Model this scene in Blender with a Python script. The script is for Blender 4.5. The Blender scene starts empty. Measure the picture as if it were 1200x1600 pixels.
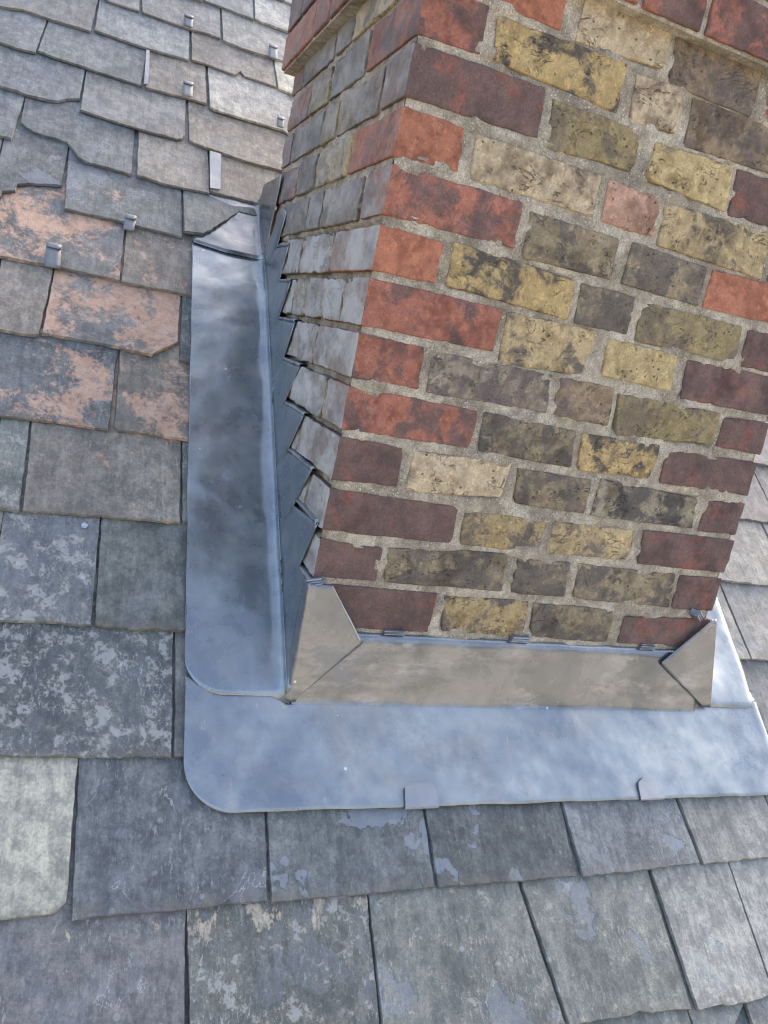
import bpy, bmesh, math, random
from mathutils import Vector, Matrix, noise
S = bpy.context.scene
COL = S.collection
random.seed(7)
MM = 0.001

# ------------------------------------------------------------------ camera
cam_d = bpy.data.cameras.new('camera'); cam = bpy.data.objects.new('camera', cam_d); COL.objects.link(cam)
cam_d.sensor_fit = 'VERTICAL'; cam_d.sensor_height = 36.0; cam_d.sensor_width = 27.0; cam_d.lens = 27.774
cam_d.clip_start = 0.02; cam_d.clip_end = 2000
M = Matrix(((0.921143, -0.109357, -0.373546, -0.3554), (-0.335138, 0.265210, -0.904072, -1.08377), (0.197935, 0.957969, 0.207647, 0.44246), (0, 0, 0, 1)))
cam.matrix_world = M
S.camera = cam

# ------------------------------------------------------------------ light
SUN_AZ, SUN_EL = math.radians(41.0), math.radians(24.0)      # low sun behind the stack, upper right
world = bpy.data.worlds.new('World'); S.world = world; world.use_nodes = True
wn = world.node_tree.nodes; wl = world.node_tree.links; wn.clear()
sky = wn.new('ShaderNodeTexSky'); sky.sky_type = 'NISHITA'; sky.sun_disc = False
sky.sun_elevation = SUN_EL; sky.sun_rotation = SUN_AZ
sky.air_density = 0.55; sky.dust_density = 8.0; sky.ozone_density = 0.6
bg = wn.new('ShaderNodeBackground'); bg.inputs['Strength'].default_value = 0.14
wo = wn.new('ShaderNodeOutputWorld'); wl.new(sky.outputs[0], bg.inputs[0]); wl.new(bg.outputs[0], wo.inputs[0])
sd = bpy.data.lights.new('sun', 'SUN'); sd.energy = 4.0; sd.angle = math.radians(0.5); sd.color = (1.0, 0.93, 0.82)
sun = bpy.data.objects.new('sun', sd); COL.objects.link(sun)
sv = Vector((math.sin(SUN_AZ)*math.cos(SUN_EL), math.cos(SUN_AZ)*math.cos(SUN_EL), math.sin(SUN_EL)))
sun.rotation_euler = sv.to_track_quat('Z', 'Y').to_euler(); sun.location = sv*30
vs = S.view_settings; vs.view_transform = 'Standard'; vs.look = 'None'; vs.gamma = 1.0; vs.use_curve_mapping = False
vs.exposure = 2.95
S.cycles.use_denoising = True; S.cycles.denoising_prefilter = 'ACCURATE'; S.cycles.filter_width = 1.2

# ------------------------------------------------------------------ measured layout (mm on the brick face and on the roof)
# front bricks: course, kind, corners (x, z) in mm: top left, top right, bottom right, bottom left
FRONT = [
 (0, 'rb', None, (212, 69), (210, 4), None),
 (0, 'yd', (226, 67), (384, 68), (391, 5), (237, 7)),
 (0, 'dk', (396, 66), (560, 64), (569, 4), (408, 6)),
 (0, 'rb', (591, 53), None, None, (591, 5)),
 (1, 'rb', None, (101, 134), (102, 84), None),
 (1, 'dk', (111, 138), (321, 148), (328, 84), (120, 83)),
 (1, 'dk', (344, 142), (447, 143), (452, 84), (347, 81)),
 (1, 'dk', (465, 143), (674, 142), (683, 79), (475, 81)),
 (1, 'rb', (685, 140), None, None, (691, 78)),
 (2, 'rb', None, (215, 214), (215, 156), None),
 (2, 'yd', (227, 209), (381, 211), (375, 156), (234, 156)),
 (2, 'ys', (397, 211), (558, 212), (563, 160), (394, 157)),
 (2, 'rb', (581, 215), None, None, (587, 156)),
 (3, 'rb', None, (101, 294), (104, 236), None),
 (3, 'yc', (122, 291), (291, 297), (284, 240), (122, 230)),
 (3, 'dk', (304, 290), (446, 287), (448, 232), (315, 234)),
 (3, 'bk', (466, 293), (673, 283), (682, 231), (463, 230)),
 (3, 'rb', (701, 282), None, None, (698, 227)),
 (4, 'ro', None, (212, 367), (211, 310), None),
 (4, 'dk', (222, 368), (392, 362), (399, 305), (229, 309)),
 (4, 'yb', (407, 362), (564, 364), (562, 307), (416, 303)),
 (4, 'rb', (582, 359), None, None, (586, 303)),
 (5, 'ro', None, (101, 444), (106, 385), None),
 (5, 'gs', (117, 442), (325, 443), (331, 385), (122, 382)),
 (5, 'td', (340, 442), (444, 442), (450, 382), (344, 384)),
 (5, 'od', (455, 435), (672, 437), (675, 384), (472, 370)),
 (5, 'rb', (685, 430), None, None, (683, 381)),
 (6, 'ro', None, (212, 521), (214, 460), None),
 (6, 'ys', (224, 520), (386, 523), (386, 453), (228, 445)),
 (6, 'yy', (410, 515), (548, 515), (554, 457), (417, 459)),
 (6, 'rb', (573, 511), None, None, (581, 448)),
 (7, 'or', None, (98, 590), (98, 536), None),
 (7, 'yb', (116, 596), (324, 587), (327, 530), (116, 538)),
 (7, 'dk', (337, 586), (441, 588), (442, 529), (342, 528)),
 (7, 'od', (456, 582), (664, 584), (672, 525), (460, 523)),
 (7, 'rb', (681, 580), None, None, (681, 521)),
 (8, 'ro', None, (207, 673), (210, 611), None),
 (8, 'dk', (223, 665), (383, 662), (386, 604), (229, 601)),
 (8, 'dk', (410, 663), (558, 658), (563, 599), (408, 602)),
 (8, 'or', (575, 657), None, None, (573, 599)),
 (9, 'or', None, (95, 745), (97, 688), None),
 (9, 'yc', (116, 742), (326, 741), (328, 684), (119, 685)),
 (9, 'pk', (341, 740), (440, 736), (443, 681), (345, 681)),
 (9, 'ys', (450, 731), (667, 739), (673, 666), (457, 672)),
 (9, 'ro', (686, 736), None, None, (690, 664)),
 (10, 'rb', None, (202, 826), (207, 762), None),
 (10, 'od', (219, 818), (376, 816), (377, 762), (226, 754)),
 (10, 'yy', (406, 808), (557, 815), (565, 747), (404, 759)),
 (10, 'rb', (568, 812), None, None, (574, 745)),
 (11, 'ro', None, (94, 898), (94, 839), None),
 (11, 'yb', (110, 891), (324, 895), (325, 830), (117, 840)),
 (11, 'yc', (344, 887), (435, 891), (435, 832), (355, 824)),
 (11, 'td', (451, 884), (662, 891), (669, 827), (459, 818)),
 (12, 'or', None, (203, 957), (205, 904), None),
 (12, 'yc', (235, 967), (383, 962), (385, 908), (233, 898)),
 (12, 'td', (394, 958), (564, 959), (563, 890), (401, 892)),
 (12, 'or', (586, 955), None, None, (589, 891)),
]
# slates: row, (top left x, t), lower edge left to right, (top right x, t); t runs up the slope, mm
SLATES = [
 ('A0', None, [(-395, -400), (-356, -405), (-152, -429)], (-153, -296)),
 ('A1', (-151, -296), [(-146, -427), (-26, -444), (100, -455)], (101, -293)),
 ('A2', (103, -293), [(103, -456), (234, -465), (382, -474)], (352, -293)),
 ('A3', (359, -293), [(387, -475), (494, -476), (514, -471), (536, -476), (610, -480)], (603, -286)),
 ('A4', (611, -286), [(622, -482), (672, -480), (677, -484), (722, -482), (780, -479)], None),
 ('Z1', (610, -490), [(619, -571)], (722, -482)),
 ('B1', None, [(-399, -283), (-372, -283), (-330, -283), (-309, -280), (-299, -270), (-299, -259)], (-301, -97)),
 ('B2', (-299, -97), [(-292, -291), (-264, -289), (-226, -289), (-146, -288), (-45, -285)], (-44, -172)),
 ('B3', (-41, -172), [(-41, -287), (85, -286), (206, -284)], (206, -174)),
 ('B4', (209, -174), [(210, -285), (336, -284), (456, -283)], (459, -173)),
 ('B5', (463, -171), [(467, -285), (581, -282), (712, -277)], (704, -171)),
 ('B6', (711, -171), [(718, -280), (791, -278), (915, -276)], None),
 ('C1', None, [(-420, -90), (-397, -90), (-345, -91), (-278, -92), (-177, -92)], (-179, 100)),
 ('C2', (-176, 100), [(-174, -92), (-56, -92), (22, -92)], None),
 ('D1', None, [(-438, 102), (-422, 102), (-354, 104), (-299, 104)], (-300, 284)),
 ('D2', (-298, 284), [(-295, 106), (-283, 101), (-228, 100), (-161, 102), (-30, 102)], None),
 ('E1', None, [(-468, 287), (-446, 289), (-418, 289)], (-424, 467)),
 ('E2', (-421, 468), [(-415, 290), (-307, 294), (-237, 295), (-174, 297)], (-175, 464)),
 ('E3', (-173, 465), [(-171, 300), (-90, 306), (-10, 310)], None),
 ('F1', None, [(-493, 466), (-469, 468), (-381, 471), (-299, 469)], (-296, 656)),
 ('F2', (-291, 657), [(-291, 481), (-284, 474), (-235, 475), (-159, 473), (-40, 477)], None),
 ('G1', None, [(-514, 657), (-494, 658), (-452, 658), (-431, 664)], (-425, 831)),
 ('G2', (-423, 831), [(-427, 668), (-335, 668), (-234, 663), (-225, 675), (-206, 690), (-187, 710)], (-184, 830)),
 ('G3', (-181, 829), [(-184, 662), (-160, 662), (-9, 654)], None),
 ('H1', None, [(-539, 840), (-517, 841), (-406, 848), (-303, 844)], (-302, 987)),
 ('H2', (-299, 986), [(-301, 843), (-238, 843), (-160, 845), (-2, 848)], None),
 ('I1', None, [(-556, 997), (-539, 1012), (-537, 1029), (-515, 1038), (-513, 1061), (-488, 1076), (-458, 1086), (-434, 1093)], (-433, 1236)),
 ('I2', (-431, 1235), [(-422, 1020), (-323, 1022), (-185, 1018)], (-189, 1178)),
 ('I3', (-186, 1179), [(-183, 1029), (-140, 1038), (-126, 1056), (-59, 1155), (-28, 1158), (41, 1164)], None),
 ('J0', None, [(-595, 1206), (-564, 1203), (-542, 1202)], (-536, 1364)),
 ('J1', (-535, 1365), [(-533, 1273), (-519, 1258), (-505, 1248), (-474, 1246), (-449, 1247), (-435, 1242), (-423, 1222), (-411, 1200), (-394, 1189), (-376, 1190), (-350, 1189), (-299, 1186)], (-300, 1353)),
 ('J2', (-291, 1353), [(-288, 1191), (-252, 1184), (-196, 1184), (-127, 1191)], (-130, 1344)),
 ('J3', (-127, 1345), [(-126, 1200), (-80, 1200), (-19, 1201), (11, 1194), (89, 1187)], None),
 ('K0', None, [(-617, 1377), (-586, 1376), (-550, 1374), (-539, 1370), (-485, 1373), (-469, 1380), (-452, 1399), (-425, 1415)], (-424, 1536)),
 ('K1', (-421, 1535), [(-421, 1370), (-344, 1362), (-258, 1359), (-206, 1362), (-193, 1370), (-187, 1385)], (-186, 1515)),
 ('K2', (-180, 1515), [(-177, 1373), (-164, 1366), (-109, 1359), (-15, 1350), (40, 1354), (100, 1360)], None),
 ('L0', None, [(-641, 1548), (-608, 1543), (-559, 1538), (-533, 1543)], (-525, 1702)),
 ('L1', (-522, 1701), [(-530, 1553), (-471, 1547), (-385, 1542), (-295, 1539)], (-289, 1700)),
 ('L2', (-283, 1701), [(-284, 1537), (-235, 1539), (-179, 1544), (-135, 1545)], (-138, 1708)),
 ('L3', (-132, 1709), [(-128, 1537), (-118, 1528), (-43, 1525), (65, 1526), (108, 1487)], None),
 ('M0', None, [(-644, 1691), (-627, 1691), (-600, 1700), (-582, 1709), (-515, 1706), (-424, 1708)], (-419, 1867)),
 ('M1', (-416, 1869), [(-416, 1720), (-367, 1717), (-304, 1713), (-183, 1721)], (-182, 1860)),
 ('M2', (-177, 1863), [(-176, 1726), (-108, 1726), (-63, 1720), (-53, 1733), (-46, 1750), (-36, 1730), (-4, 1729), (54, 1727)], (51, 1851)),
 ('M3', (55, 1850), [(58, 1721), (139, 1709)], None),
 ('N1', (-446, 1949), [(-396, 1883), (-390, 1881), (-315, 1882)], (-317, 1949)),
 ('N2', (-313, 1948), [(-308, 1883), (-245, 1879), (-177, 1876), (-143, 1885), (-99, 1882)], (-98, 2044)),
 ('N3', (-94, 2043), [(-93, 1876), (-36, 1865), (37, 1870), (74, 1872), (131, 1872)], None),
 ('O1', (-148, 2207), [(-144, 2060), (-70, 2055), (-2, 2050)], (1, 2161)),
 ('O2', (5, 2163), [(2, 2057), (20, 2048), (43, 2048), (90, 2045), (138, 2051), (182, 2057)], None),
 ('P1', (109, 2400), [(99, 2225), (164, 2220), (214, 2210)], None),
]

# ------------------------------------------------------------------ materials
class NT:
    def __init__(s, name):
        s.m = bpy.data.materials.new(name); s.m.use_nodes = True
        s.t = s.m.node_tree; s.n = s.t.nodes; s.l = s.t.links; s.n.clear()
        s.out = s.n.new('ShaderNodeOutputMaterial'); s.b = s.n.new('ShaderNodeBsdfPrincipled')
        s.l.new(s.b.outputs[0], s.out.inputs[0])
    def put(s, sock, v):
        if v is None: return
        if hasattr(v, 'is_output'): s.l.new(v, sock)
        elif isinstance(v, (tuple, list)) and len(v) == 3 and sock.type == 'RGBA': sock.default_value = (*v, 1)
        else: sock.default_value = v
    def attr(s, name, col=False):
        a = s.n.new('ShaderNodeAttribute'); a.attribute_type = 'OBJECT'; a.attribute_name = name
        return a.outputs['Color' if col else 'Fac']
    def coord(s, seeded=True, scale=(1, 1, 1), rot=(0, 0, 0), base=None):
        if base is None:
            tc = s.n.new('ShaderNodeTexCoord'); base = tc.outputs['Object']
            if seeded:
                va = s.n.new('ShaderNodeVectorMath'); va.operation = 'ADD'
                s.l.new(base, va.inputs[0]); s.l.new(s.attr('seed', True), va.inputs[1]); base = va.outputs[0]
        mp = s.n.new('ShaderNodeMapping'); s.l.new(base, mp.inputs[0])
        mp.inputs['Scale'].default_value = scale; mp.inputs['Rotation'].default_value = rot
        m2 = s.n.new('ShaderNodeMapping'); s.l.new(mp.outputs[0], m2.inputs[0])      # keeps the noise lattice off the object's axes
        m2.inputs['Rotation'].default_value = (.73, .52, .91); s.last = mp
        return m2.outputs[0]
    def noise(s, vec, scale, detail=6, rough=0.55, dist=0.0):
        t = s.n.new('ShaderNodeTexNoise'); s.l.new(vec, t.inputs['Vector'])
        s.put(t.inputs['Scale'], scale); s.put(t.inputs['Detail'], detail); s.put(t.inputs['Roughness'], rough); s.put(t.inputs['Distortion'], dist)
        return t.outputs[0]
    def voro(s, vec, scale, feature='F1', rnd=1.0):
        t = s.n.new('ShaderNodeTexVoronoi'); t.feature = feature; s.l.new(vec, t.inputs['Vector'])
        t.inputs['Scale'].default_value = scale; t.inputs['Randomness'].default_value = rnd
        return t.outputs['Distance']
    def step(s, v, lo, hi, a=0.0, b=1.0):
        m = s.n.new('ShaderNodeMapRange'); m.interpolation_type = 'SMOOTHSTEP'
        s.put(m.inputs['Value'], v); s.put(m.inputs['From Min'], lo); s.put(m.inputs['From Max'], hi); s.put(m.inputs['To Min'], a); s.put(m.inputs['To Max'], b)
        return m.outputs[0]
    def math(s, op, a, b=0.5):
        m = s.n.new('ShaderNodeMath'); m.operation = op; s.put(m.inputs[0], a); s.put(m.inputs[1], b); return m.outputs[0]
    def mix(s, f, a, b, mode='MIX'):
        m = s.n.new('ShaderNodeMix'); m.data_type = 'RGBA'; m.blend_type = mode
        s.put(m.inputs[0], f); s.put(m.inputs[6], a); s.put(m.inputs[7], b); return m.outputs[2]
    def sep(s, vec):
        x = s.n.new('ShaderNodeSeparateXYZ'); s.l.new(vec, x.inputs[0]); return x.outputs
    def bump(s, h, strength, dist, prev=None):
        b = s.n.new('ShaderNodeBump'); s.put(b.inputs['Height'], h); b.inputs['Strength'].default_value = strength; b.inputs['Distance'].default_value = dist
        if prev is not None: s.l.new(prev, b.inputs['Normal'])
        return b.outputs[0]
    def fin(s, col, rough, nrm=None, spec=0.5, metal=None):
        s.put(s.b.inputs['Base Color'], col); s.put(s.b.inputs['Roughness'], rough); s.put(s.b.inputs['Specular IOR Level'], spec)
        if nrm is not None: s.l.new(nrm, s.b.inputs['Normal'])
        if metal is not None: s.put(s.b.inputs['Metallic'], metal)
        return s.m

def mat_slate():
    k = NT('weathered_slate'); co = k.coord()
    own = k.n.new('ShaderNodeTexCoord').outputs['Object']
    blot = k.noise(co, 7, 5, .6, .4)
    col = k.mix(k.step(blot, .36, .64), k.attr('c1', True), k.attr('c2', True))
    ang = k.n.new('ShaderNodeCombineXYZ'); k.put(ang.inputs[2], k.attr('grain'))
    gco = k.coord(scale=(58, 9, 30)); k.l.new(ang.outputs[0], k.last.inputs['Rotation'])
    gr = k.noise(gco, 1.5, 12, .74, .1)      # split grain running down the slate
    col = k.mix(k.step(gr, .34, .66), k.mix(1.0, col, (.78, .79, .80), 'MULTIPLY'), k.mix(1.0, col, (1.2, 1.19, 1.16), 'MULTIPLY'))
    fine = k.noise(co, 230, 4, .7)
    mott = k.noise(co, 34, 13, .80)
    col = k.mix(k.step(mott, .42, .58), k.mix(1.0, col, (.72, .73, .74), 'MULTIPLY'), k.mix(1.0, col, (1.22, 1.21, 1.18), 'MULTIPLY'))
    pal = k.step(k.noise(co, 105, 8, .8), .57, .63)
    col = k.mix(k.math('MULTIPLY', pal, k.math('MULTIPLY', k.attr('lich'), .8)), col, (.34, .34, .31))
    col = k.mix(k.step(fine, .3, .7, 0, .45), k.mix(1.0, col, (.72, .72, .72), 'MULTIPLY'), k.mix(1.0, col, (1.35, 1.34, 1.3), 'MULTIPLY'))
    # pale flecks drawn out along the grain
    fco = k.coord(scale=(190, 60, 60)); k.l.new(ang.outputs[0], k.last.inputs['Rotation'])
    fk = k.noise(fco, 1.0, 9, .78, .1)
    fkm = k.math('MULTIPLY', k.step(fk, .56, .60), k.step(k.noise(co, 9, 4, .6), .40, .60))
    col = k.mix(k.math('MULTIPLY', fkm, k.math('MULTIPLY', k.attr('lich'), 1.0)), col, (.44, .44, .385))
    # flaked shallow patches, a little bluer
    fl = k.noise(co, 11, 7, .55, .25)
    flm = k.math('MULTIPLY', k.step(fl, .575, .590), k.attr('flake'))
    col = k.mix(k.math('MULTIPLY', flm, .6), col, (.26, .285, .305))
    # salmon algae/iron film broken into ragged patches
    sn = k.noise(co, 9, 12, .74, .6)
    sf = k.noise(co, 75, 6, .75, .5)
    sm = k.math('ADD', k.math('MULTIPLY', sn, .72), k.math('MULTIPLY', sf, .28))
    th = k.math('SUBTRACT', .66, k.math('MULTIPLY', k.attr('sal'), .30))
    salm = k.step(sm, th, k.math('ADD', th, .075))
    salm = k.math('MULTIPLY', salm, k.step(k.noise(co, 150, 8, .8), .32, .52, .55, .97))
    col = k.mix(salm, col, k.mix(k.step(mott, .4, .6), (.47, .275, .165), (.58, .38, .255)))
    # pale lichen blotches and specks
    ln = k.noise(co, 34, 12, .80, .1)
    lth = k.math('SUBTRACT', .69, k.math('MULTIPLY', k.attr('lich'), .23))
    lm = k.step(ln, lth, k.math('ADD', lth, .05))
    col = k.mix(k.math('MULTIPLY', lm, .66), col, (.39, .38, .325))
    vd = k.voro(co, 42); vs_ = k.step(k.math('ADD', vd, k.math('MULTIPLY', k.noise(co, 120, 3), .25)), .25, .31, 1, 0)
    pick = k.step(k.noise(co, 17, 2), .53, .60)
    col = k.mix(k.math('MULTIPLY', k.math('MULTIPLY', vs_, pick), k.math('MULTIPLY', k.attr('lich'), .75)), col, (.43, .43, .38))
    # thin pale veins
    vn = k.noise(k.coord(scale=(1.5, .9, 1)), 6, 7, .6, .3)
    vein = k.step(k.math('ABSOLUTE', k.math('SUBTRACT', vn, .5), 0), .0, .005, 1, 0)
    vein = k.math('MULTIPLY', vein, k.step(k.noise(co, 11, 2), .50, .62))
    col = k.mix(k.math('MULTIPLY', vein, k.math('MULTIPLY', k.attr('vein'), .8)), col, (.46, .44, .38))
    # lime wash run down from under the lap above
    yy = k.sep(own)[1]
    cn = k.noise(k.coord(scale=(1.6, .8, 1)), 22, 11, .76, .15)
    top = k.step(yy, .105, .172)
    cth = k.math('SUBTRACT', .80, k.math('MULTIPLY', k.math('MULTIPLY', top, k.attr('cream')), .32))
    crm = k.step(cn, cth, k.math('ADD', cth, .04))
    col = k.mix(k.math('MULTIPLY', crm, .85), col, (.50, .43, .31))
    # dirt line along the lower edge
    low = k.math('MULTIPLY', k.step(yy, .002, .02, 1, 0), k.step(k.noise(co, 60, 5, .7), .40, .6))
    col = k.mix(k.math('MULTIPLY', low, .6), col, (.16, .14, .105))
    h = k.math('ADD', k.math('MULTIPLY', gr, .6), k.math('MULTIPLY', fine, .35))
    h = k.math('ADD', h, k.math('MULTIPLY', flm, -.55))
    h = k.math('ADD', h, k.math('ADD', k.math('MULTIPLY', lm, .25), k.math('MULTIPLY', crm, .25)))
    h = k.math('ADD', h, k.math('MULTIPLY', mott, .5))
    n0 = k.bump(k.noise(co, 9, 3, .5), .5, .006)
    nr = k.bump(h, .9, .0026, n0)
    ro = k.step(fine, .3, .7, .52, .72)
    return k.fin(col, ro, nr, .42)

def mat_brick():
    k = NT('old_stock_brick'); co = k.coord()
    c1, c2 = k.attr('c1', True), k.attr('c2', True)
    big = k.noise(co, 16, 3, .5, .8); mid = k.noise(co, 55, 10, .74, .6); fine = k.noise(co, 320, 4, .7)
    sm = k.math('ADD', k.math('MULTIPLY', big, .55), k.math('MULTIPLY', mid, .45))
    th = k.math('SUBTRACT', .68, k.math('MULTIPLY', k.attr('amt'), .36))
    skin = k.step(sm, k.math('SUBTRACT', th, .015), k.math('ADD', th, .085), 1, 0)                   # 1 = bare body, 0 = fired or sooty skin
    body = k.mix(k.step(k.noise(co, 40, 5, .6), .35, .65), c1, k.mix(1.0, c1, (.74, .70, .66), 'MULTIPLY'))
    body = k.mix(k.step(k.noise(co, 90, 6, .7), .5, .68), body, k.mix(1.0, c1, (1.25, 1.2, 1.12), 'MULTIPLY'))
    dark = k.mix(k.step(k.noise(co, 30, 6, .6), .35, .68), c2, k.mix(1.0, c2, (1.5, 1.42, 1.34), 'MULTIPLY'))
    col = k.mix(skin, dark, body)
    # cracks and creases in the hand-made face
    cr = k.noise(k.coord(scale=(1, 1, 1.9)), 15, 5, .6, 1.6)
    crease = k.step(k.math('ABSOLUTE', k.math('SUBTRACT', cr, .5), 0), 0, .012, 1, 0)
    crease = k.math('MULTIPLY', crease, k.math('MULTIPLY', k.step(k.noise(co, 24, 2), .47, .6), k.attr('pit')))
    col = k.mix(k.math('MULTIPLY', crease, .7), col, (.055, .045, .035))
    # blown pits
    pv = k.voro(k.coord(scale=(1, 1, 1.25)), 85)
    pit = k.step(k.math('ADD', pv, k.math('MULTIPLY', k.noise(co, 260, 3), .3)), .27, .37, 1, 0)
    pit = k.math('MULTIPLY', pit, k.math('MULTIPLY', k.step(k.noise(co, 38, 3), .52, .60), k.attr('pit')))
    col = k.mix(k.math('MULTIPLY', pit, .75), col, (.07, .055, .04))
    # soot laid over whole areas, and small pale lichen
    so = k.step(k.noise(co, 10, 9, .70), .50, .62)
    col = k.mix(k.math('MULTIPLY', so, k.attr('sootg')), col, k.mix(1.0, col, (.42, .41, .42), 'MULTIPLY'))
    spk = k.step(k.noise(co, 75, 9, .82), .56, .61)
    col = k.mix(k.math('MULTIPLY', spk, .55), col, k.mix(1.0, c2, (.85, .85, .85), 'MULTIPLY'))
    # grain and pale mineral flecks
    col = k.mix(k.step(fine, .3, .72), k.mix(1.0, col, (.78, .77, .76), 'MULTIPLY'), k.mix(1.0, col, (1.22, 1.2, 1.16), 'MULTIPLY'))
    fk = k.step(k.noise(co, 120, 8, .84), .60, .65)
    col = k.mix(k.math('MULTIPLY', fk, k.attr('fleck')), col, (.50, .44, .32))
    # cement smears near the edges, and lime run-off on the face over the side flashing
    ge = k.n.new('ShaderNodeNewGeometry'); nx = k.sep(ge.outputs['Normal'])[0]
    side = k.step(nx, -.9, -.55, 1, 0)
    ws = k.noise(k.coord(scale=(1, .38, .62)), 24, 9, .66, .1)
    col = k.mix(k.math('MULTIPLY', side, k.math('MULTIPLY', k.attr('wash'), .95)), col, k.mix(k.step(mid, .35, .65), (.235, .215, .175), (.41, .385, .32)))
    wash = k.math('MULTIPLY', side, k.step(ws, .42, .60))
    col = k.mix(k.math('MULTIPLY', wash, k.attr('wash')), col, (.50, .49, .44))
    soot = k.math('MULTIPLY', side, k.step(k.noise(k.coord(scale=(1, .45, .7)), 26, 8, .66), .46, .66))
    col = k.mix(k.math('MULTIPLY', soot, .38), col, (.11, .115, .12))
    h = k.math('ADD', k.math('MULTIPLY', mid, .9), k.math('MULTIPLY', fine, .5))
    h = k.math('SUBTRACT', h, k.math('ADD', k.math('MULTIPLY', pit, .9), k.math('MULTIPLY', crease, .6)))
    h = k.math('ADD', h, k.math('MULTIPLY', skin, .25))
    nr = k.bump(h, 1.0, .0038)
    return k.fin(col, k.step(mid, .35, .65, .78, .95), nr, .3)

def mat_mortar():
    k = NT('sandy_mortar'); co = k.coord(False)
    a = k.noise(co, 14, 6, .62, .3); b = k.noise(co, 420, 3, .75); c = k.noise(co, 60, 6, .7)
    col = k.mix(k.step(a, .40, .60), (.36, .315, .235), (.56, .50, .385))
    st = k.step(k.noise(co, 9, 9, .7), .50, .66)
    col = k.mix(k.math('MULTIPLY', st, .6), col, (.22, .20, .155))
    cr = k.step(k.math('ABSOLUTE', k.math('SUBTRACT', k.noise(co, 19, 6, .6, .3), .5), 0), 0, .006, 1, 0)
    col = k.mix(k.math('MULTIPLY', cr, .75), col, (.09, .08, .065))
    col = k.mix(k.step(c, .40, .62), k.mix(1.0, col, (.74, .73, .72), 'MULTIPLY'), col)
    col = k.mix(k.step(b, .33, .7), k.mix(1.0, col, (.66, .64, .6), 'MULTIPLY'), k.mix(1.0, col, (1.2, 1.18, 1.14), 'MULTIPLY'))
    sp = k.step(k.voro(co, 190), .16, .24, 1, 0)
    col = k.mix(k.math('MULTIPLY', sp, k.step(k.noise(co, 70, 2), .5, .6)), col, (.60, .57, .50))
    h = k.math('ADD', k.math('MULTIPLY', b, .55), k.math('MULTIPLY', c, .9))
    return k.fin(col, .95, k.bump(h, .85, .003), .2)

def mat_lead(name, base, metal, rough0, rough1, tan=.3, blot=.28, str=1.0):
    k = NT(name); co = k.coord(False)
    a = k.noise(co, 5.5, 6, .58, .25); b = k.noise(co, 18, 8, .62, .15); f = k.noise(co, 500, 3, .7)
    st = k.noise(k.coord(False, scale=(3, 26, 26)), 1.5, 6, .6, .4)
    col = k.mix(k.step(a, .34, .66), base, k.mix(1.0, base, (1.42, 1.36, 1.28), 'MULTIPLY'))
    col = k.mix(k.step(b, .38, .66), k.mix(1.0, col, (.87, .89, .92), 'MULTIPLY'), k.mix(1.0, col, (1.10, 1.09, 1.08), 'MULTIPLY'))
    tn = k.step(k.noise(co, 7.5, 5, .6, .5), .53, .70)
    col = k.mix(k.math('MULTIPLY', tn, tan), col, (.33, .285, .235))
    sc = k.noise(k.coord(False, scale=(70, 6, 12), rot=(.3, .2, .6)), 2.2, 4, .7, .3)
    scm = k.step(sc, .665, .70)
    col = k.mix(k.math('MULTIPLY', scm, .35), col, (.50, .52, .55))
    sp = k.math('MULTIPLY', k.step(k.voro(co, 26), .055, .075, 1, 0), k.step(k.noise(co, 8, 2), .52, .58))
    col = k.mix(sp, col, (.62, .63, .64))
    bco = k.coord(False, scale=(str, 1, 1))
    ox = k.step(k.noise(bco, 13, 10, .74, .1), .54, .66)                        # pale oxide bloom in patches; stronger on the upstand as painted reflections
    col = k.mix(k.math('MULTIPLY', ox, blot), col, (.46, .46, .45))
    dk = k.step(k.noise(bco, 11.7, 9, .7, .1), .50, .66)
    col = k.mix(k.math('MULTIPLY', dk, blot), col, (.13, .135, .135))
    ro = k.step(k.math('ADD', k.math('MULTIPLY', a, .6), k.math('MULTIPLY', b, .4)), .36, .64, rough0, rough1)
    ro = k.math('ADD', ro, k.math('MULTIPLY', ox, .14))
    n0 = k.bump(k.noise(co, 6.5, 2, .4, .3), .75, .016)
    n1 = k.bump(k.noise(co, 24, 2, .4, .2), .45, .0026, n0)
    n2 = k.bump(k.math('ADD', k.math('MULTIPLY', f, .35), k.math('MULTIPLY', scm, .6)), .2, .0006, n1)
    return k.fin(col, ro, n2, .5, metal)

def mat_plain(name, a, b, scale, rough=.9):
    k = NT(name); co = k.coord(False)
    n = k.noise(co, scale, 8, .6, .4)
    return k.fin(k.mix(k.step(n, .38, .62), a, b), rough, k.bump(n, .4, .02), .3)

M_SLATE, M_BRICK, M_MORTAR = mat_slate(), mat_brick(), mat_mortar()
M_LEAD = mat_lead('milled_lead', (.225, .255, .262), .72, .24, .38)
M_LEADT = mat_lead('reflection_mottled_lead', (.20, .205, .203), .72, .20, .34, .2, .6, .42)  # darker lead, strong stretched blotches: uneven reflections and shadows put into the colour
M_LEADB = mat_lead('bright_lead', (.245, .26, .27), .6, .38, .54, .15)
M_TAB = mat_lead('dull_lead', (.17, .18, .185), .45, .5, .62, .2)
M_DECK = mat_plain('dark_underlay', (.03, .028, .025), (.05, .045, .04), 8)
def mat_ground():
    k = NT('ground_cover'); co = k.coord(False)
    a = k.noise(co, .09, 5, .6, .6); b = k.noise(co, 1.2, 7, .65)
    col = k.mix(k.step(a, .42, .56), (.14, .134, .126), (.118, .118, .108))
    col = k.mix(k.step(b, .35, .65, 0, .6), col, k.mix(1.0, col, (1.5, 1.45, 1.4), 'MULTIPLY'))
    return k.fin(col, .95, None, .2)
M_GROUND = mat_ground()

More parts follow.
